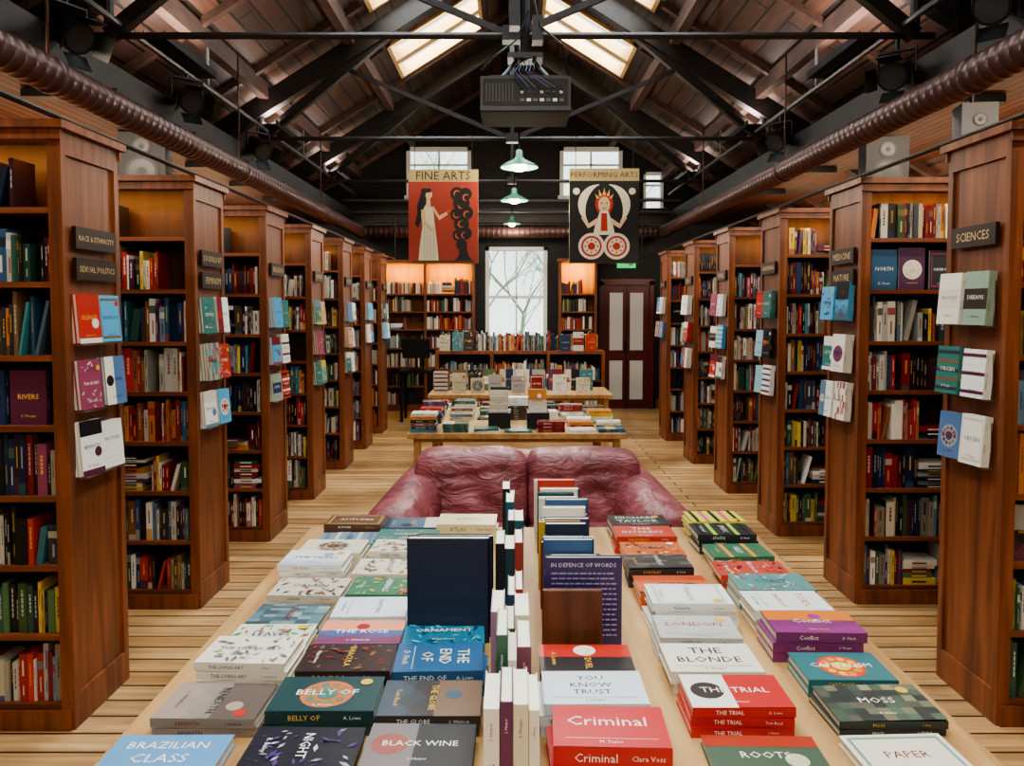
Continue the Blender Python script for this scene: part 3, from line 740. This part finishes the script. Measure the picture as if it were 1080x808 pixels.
mb.tube([(px,py+.19,pz+.34),(px,py+.19,rz(px)-.14)],.028,mat=0)
mb.box(px-.09,px-.03,py+.1,py+.2,pz+.5,pz+.72,mat=0);mb.box(px+.04,px+.1,py+.1,py+.2,pz+.42,pz+.56,mat=0)
mb.tube([(px-.25,py+.1,pz+.25),(px-.16,py+.05,pz+.32),(px-.05,py+.1,pz+.42),(px+.02,py+.15,pz+.6)],.006,5,mat=1)
mb.tube([(px+.25,py+.1,pz+.2),(px+.2,py+.05,pz+.38),(px+.08,py+.1,pz+.5),(px+.02,py+.15,pz+.8)],.006,5,mat=1)
M_PRJ=mat_plain('projector_grey',(54,54,62),.4)
mb.build('ceiling_projector',[M_PRJ,M_BLK,M_WHITE,M_STEEL,mat_plain('cable_blue',(60,80,120),.5)])
def stagelamp(x,y,z,ztop,aim):
    mb=MB();a=Vector(aim).normalized();c=Vector((x,y,z))
    mb.tube([c-a*.12,c-a*.10,c+a*.10,c+a*.12],.09,14,radii=[.05,.08,.09,.09]);mb.tube([c+a*.12,c+a*.125],.075,14,mat=1)
    s=a.cross(Vector((0,0,1))).normalized();u=s.cross(a)
    for d,e in((s,u),(-s,u),(u,s),(-u,s)):
        p=c+a*.12+d*.09;mb.beam(p,p+a*.09+d*.045,.13,.004,up=tuple(d))
    mb.beam(c+s*.11,c+s*.11+Vector((0,0,.14)),.025,.006,up=tuple(s));mb.beam(c-s*.11,c-s*.11+Vector((0,0,.14)),.025,.006,up=tuple(s))
    mb.beam(c+s*.11+Vector((0,0,.14)),c-s*.11+Vector((0,0,.14)),.03,.01)
    mb.tube([c+Vector((0,0,.14)),(x,y,ztop)],.012)
    mb.build('stage_spotlight',[M_BLK,M_LENS])
stagelamp(-2.40,5.75,3.18,3.36,(.5,-.6,-.35));stagelamp(2.42,4.9,3.1,3.36,(-.5,-.6,-.3))
stagelamp(-2.42,4.25,3.14,3.36,(.6,-.3,-.4));stagelamp(2.42,3.9,3.16,3.36,(-.5,-.5,-.4));stagelamp(2.42,7.0,3.16,3.36,(-.5,-.5,-.4));stagelamp(-2.42,7.4,3.16,3.36,(.5,-.5,-.4))
def speaker(x,y,z,w,h,d,yaw,m,ring):
    mb=MB();M=Matrix.Translation((x,y,z))@Matrix.Rotation(yaw,4,'Z')
    mb.box(-w/2,w/2,0,d,0,h,mat=0,M=M)
    for cz,r in((h*.32,w*.36),(h*.76,w*.2)):
        for rr,yy,mt in((r,-.006,2),(r*.8,-.009,1),(r*.3,-.012,2)):
            n=20;vs=[(rr*math.cos(2*math.pi*i/n),yy,cz+rr*math.sin(2*math.pi*i/n)) for i in range(n)]+[(0,yy,cz)]
            mb.add(vs,[(i,(i+1)%n,n) for i in range(n)],mat=mt,M=M)
    mb.tube([(x,y+d/2,z+h),(x,y+d/2,2.998)],.015,mat=1)
    mb.build('loudspeaker',[m,M_BLK,ring])
M_SPK=mat_plain('speaker_case',(22,22,24),.6);M_SPG=mat_plain('speaker_grey',(74,76,80),.6);M_RING=mat_plain('speaker_ring',(44,44,46),.6)
speaker(-2.74,5.74,2.50,.33,.43,.2,.15,M_SPK,M_RING);speaker(2.80,4.65,2.44,.2,.42,.16,-.2,M_SPG,M_RING);speaker(2.78,5.74,2.5,.3,.4,.2,-.15,M_SPK,M_RING)
def banner(x0,x1,z0,z1,y,kind):
    mb=MB();w=x1-x0;h=z1-z0
    mb.box(x0,x1,y,y+.02,z0,z1,(176,154,104),0)
    C=Canvas(mb,Matrix(((1,0,0,x0),(0,0,-1,y),(0,1,0,z0),(0,0,0,1))),w,h,0,base=.0006)
    P=lambda pts,c:C.poly([(a*w,b*h) for a,b in pts],c)
    if kind==0:
        C.rect(0,0,w,h*.87,(156,56,40));C.text('FINE ARTS',w*.5,h*.935,w*.9,h*.09,(60,40,24))
        hair=(24,18,18);skin=(212,172,128);cr=(216,202,166)
        P([(.20,.80),(.32,.80),(.34,.72),(.28,.62),(.27,.5),(.14,.48),(.12,.6),(.16,.7)],hair);P([(.13,.55),(.2,.5),(.14,.38),(.09,.42)],hair)
        P([(.14,.03),(.43,.03),(.41,.2),(.37,.45),(.35,.6),(.24,.62),(.18,.52),(.2,.4),(.16,.2)],cr)
        C.disc(.29*w,.735*h,.052*w,skin,14,.05*h);P([(.26,.70),(.31,.70),(.32,.6),(.25,.6)],skin)
        P([(.33,.6),(.36,.56),(.44,.46),(.56,.52),(.55,.55),(.44,.51),(.36,.61)],skin)
        P([(.18,.57),(.24,.58),(.24,.45),(.36,.36),(.34,.33),(.2,.42)],skin)
        C.disc(.58*w,.56*h,.025*w,(210,60,40))
        P([(.18,.79),(.32,.8),(.33,.76),(.25,.75),(.24,.66),(.18,.66)],hair)
        for i in range(4): C.rect((.22+.045*i)*w,.06*h,(.226+.045*i)*w,.4*h,(160,140,100))
        for cx,cy,r in((.70,.74,.1),(.82,.74,.09),(.76,.64,.12),(.70,.52,.1),(.83,.54,.1),(.76,.42,.11),(.72,.3,.09),(.82,.32,.09),(.76,.2,.08)): C.disc(cx*w,cy*h,r*w,(22,20,22),14)
        P([(.66,.03),(.92,.03),(.86,.08),(.82,.22),(.74,.22),(.72,.08)],(22,20,22))
        for cx,cy in((.70,.74),(.83,.70),(.76,.62),(.69,.52),(.84,.52),(.76,.42),(.72,.3),(.81,.3)):
            C.arc(cx*w,cy*h,.035*w,.055*w,U(0,3),U(4,6),(196,92,48),10,True)
        P([(.05,.0),(.95,.0),(.95,.03),(.05,.03)],(80,60,40))
    else:
        C.rect(0,0,w,h*.87,(20,18,20));C.text('PERFORMING ARTS',w*.5,h*.935,w*.96,h*.07,(60,40,24))
        cr=(222,210,182);rd=(176,48,34);sk=(220,180,140)
        C.arc(.5*w,.60*h,.26*w,.38*w,-.75,1.35,cr,16,True);C.arc(.5*w,.60*h,.26*w,.38*w,math.pi-1.35,math.pi+.75,cr,16,True)
        C.disc(.5*w,.63*h,.13*w,rd,18,.12*h);C.disc(.5*w,.62*h,.085*w,sk,16,.085*h)
        for i in range(5):
            a=math.pi*(.15+.175*i);P([(.5+.1*math.cos(a)-.02,.66+.06*math.sin(a)),(.5+.15*math.cos(a),.68+.12*math.sin(a)),(.5+.1*math.cos(a)+.02,.66+.06*math.sin(a))],(220,190,110))
        for ex in(.46,.54): C.disc(ex*w,.635*h,.012*w,(20,18,20),8)
        C.rect(.47*w,.575*h,.53*w,.585*h,rd)
        P([(.44,.55),(.56,.55),(.62,.42),(.66,.3),(.34,.3),(.38,.42)],cr);P([(.46,.53),(.54,.53),(.55,.34),(.45,.34)],rd)
        P([(.4,.48),(.28,.42),(.2,.5),(.17,.48),(.27,.37),(.4,.42)],sk);P([(.6,.48),(.72,.42),(.8,.5),(.83,.48),(.73,.37),(.6,.42)],sk)
        for cx in(.32,.68):
            C.disc(cx*w,.18*h,.19*w,cr,24);C.disc(cx*w,.18*h,.15*w,rd,24);C.disc(cx*w,.18*h,.12*w,cr,24);C.disc(cx*w,.18*h,.055*w,rd,16)
            for i in range(8):
                a=i*math.pi/4;C.disc(cx*w+.088*w*math.cos(a),.18*h+.088*w*math.sin(a),.014*w,rd,8)
        C.disc(.1*w,.76*h,.05*w,cr,12);C.disc(.9*w,.76*h,.05*w,cr,12)
    for x in(x0+.06,x1-.06): mb.tube([(x,y+.01,z1),(x,y+.01,3.31)],.004,5,(20,20,20),0)
    mb.build('hanging_painted_sign',[M_COL])
banner(-1.01,-.33,2.07,2.98,7.55,0);banner(.56,1.24,2.07,2.99,7.55,1)
mb=MB()
def branch(p,d,l,r,dep):
    q=p+d*l;mid=p+d*l*.5+Vector((U(-.05,.05),U(-.05,.05),U(-.03,.03)))*l
    mb.tube([p,mid,q],r,4,radii=[r,r*.8,r*.6])
    if dep<=0:return
    for _ in range(3):
        nd=(d+Vector((U(-.8,.8),U(-.5,.5),U(-.2,.6)))).normalized();branch(q if R()<.6 else mid,nd,l*U(.6,.85),r*.55,dep-1)
for x,y in((-1.6,17.5),(.3,19.5),(2.4,17.6),(-.6,21)): branch(Vector((x,y,-.5)),Vector((U(-.1,.1),0,1)),2.0,.06,6)
mb.build('bare_tree',[mat_plain('bark',(160,168,146),.9)])
mb=MB();mb.box(-12,12,12.8,40,-.4,-.35);mb.build('ground_outside',[mat_plain('grass',(110,140,90),.9)])
# ---------------- lamps over side aisles, added roof and soffit fill ----------------
for s,YY in((-1,LY),(1,RY)):
    for i,y0 in enumerate(YY):
        y=y0-.42;x=s*(2.75 if s<0 else 2.85)
        mb=MB();mb.box(x-.3,x+.3,y-.05,y+.05,2.945,2.995,mat=0);mb.build('aisle_ceiling_light',[M_BLK])
        arealight('aisle_light',(x,y,2.935),(math.radians(28),0,0),.6,.08,23,(1,.84,.64))
    for y in (.2,3.0,5.6,8.0,10.6):  # invented fill lights with trays, added to brighten the dark roof boards
        mb=MB();x=s*2.36;mb.box(x-.07,x+.07,y-.45,y+.45,3.41,3.42);mb.box(x-.07,x-.065,y-.45,y+.45,3.42,3.46);mb.box(x+.065,x+.07,y-.45,y+.45,3.42,3.46);mb.build('added_roof_fill_tray',[M_BLK])
        arealight('added_roof_fill',(x,y,3.45),(0,math.pi+s*.5,0),.12,.85,14,(1,.88,.76))
    for i,y0 in enumerate(YY):  # made-up warm fill on the case tops, added to lift the dark soffit
        x=s*3.65;y=y0+.21
        mb=MB();mb.box(x-.4,x+.4,y-.05,y+.05,2.331,2.345);mb.build('added_soffit_fill_tray',[M_BLK])
        arealight('added_soffit_fill',(x,y,2.36),(math.pi,0,0),.8,.08,5,(1,.66,.40))
w=bpy.data.worlds.new('World');scene.world=w;w.use_nodes=True
bg=w.node_tree.nodes['Background'];bg.inputs[0].default_value=(.80,.92,.88,1);bg.inputs[1].default_value=1.8
cam=bpy.data.cameras.new('camera');co=bpy.data.objects.new('camera',cam);scene.collection.objects.link(co)
cam.sensor_width=36;cam.lens=27;cam.shift_y=-.039;cam.clip_start=.05
co.location=(0,0,1.63);co.rotation_euler=(math.radians(87.4),0,0);scene.camera=co
try:
    scene.view_settings.view_transform='AgX';scene.view_settings.look='AgX - Medium High Contrast'
except Exception as e: print(e)
scene.view_settings.exposure=0.32
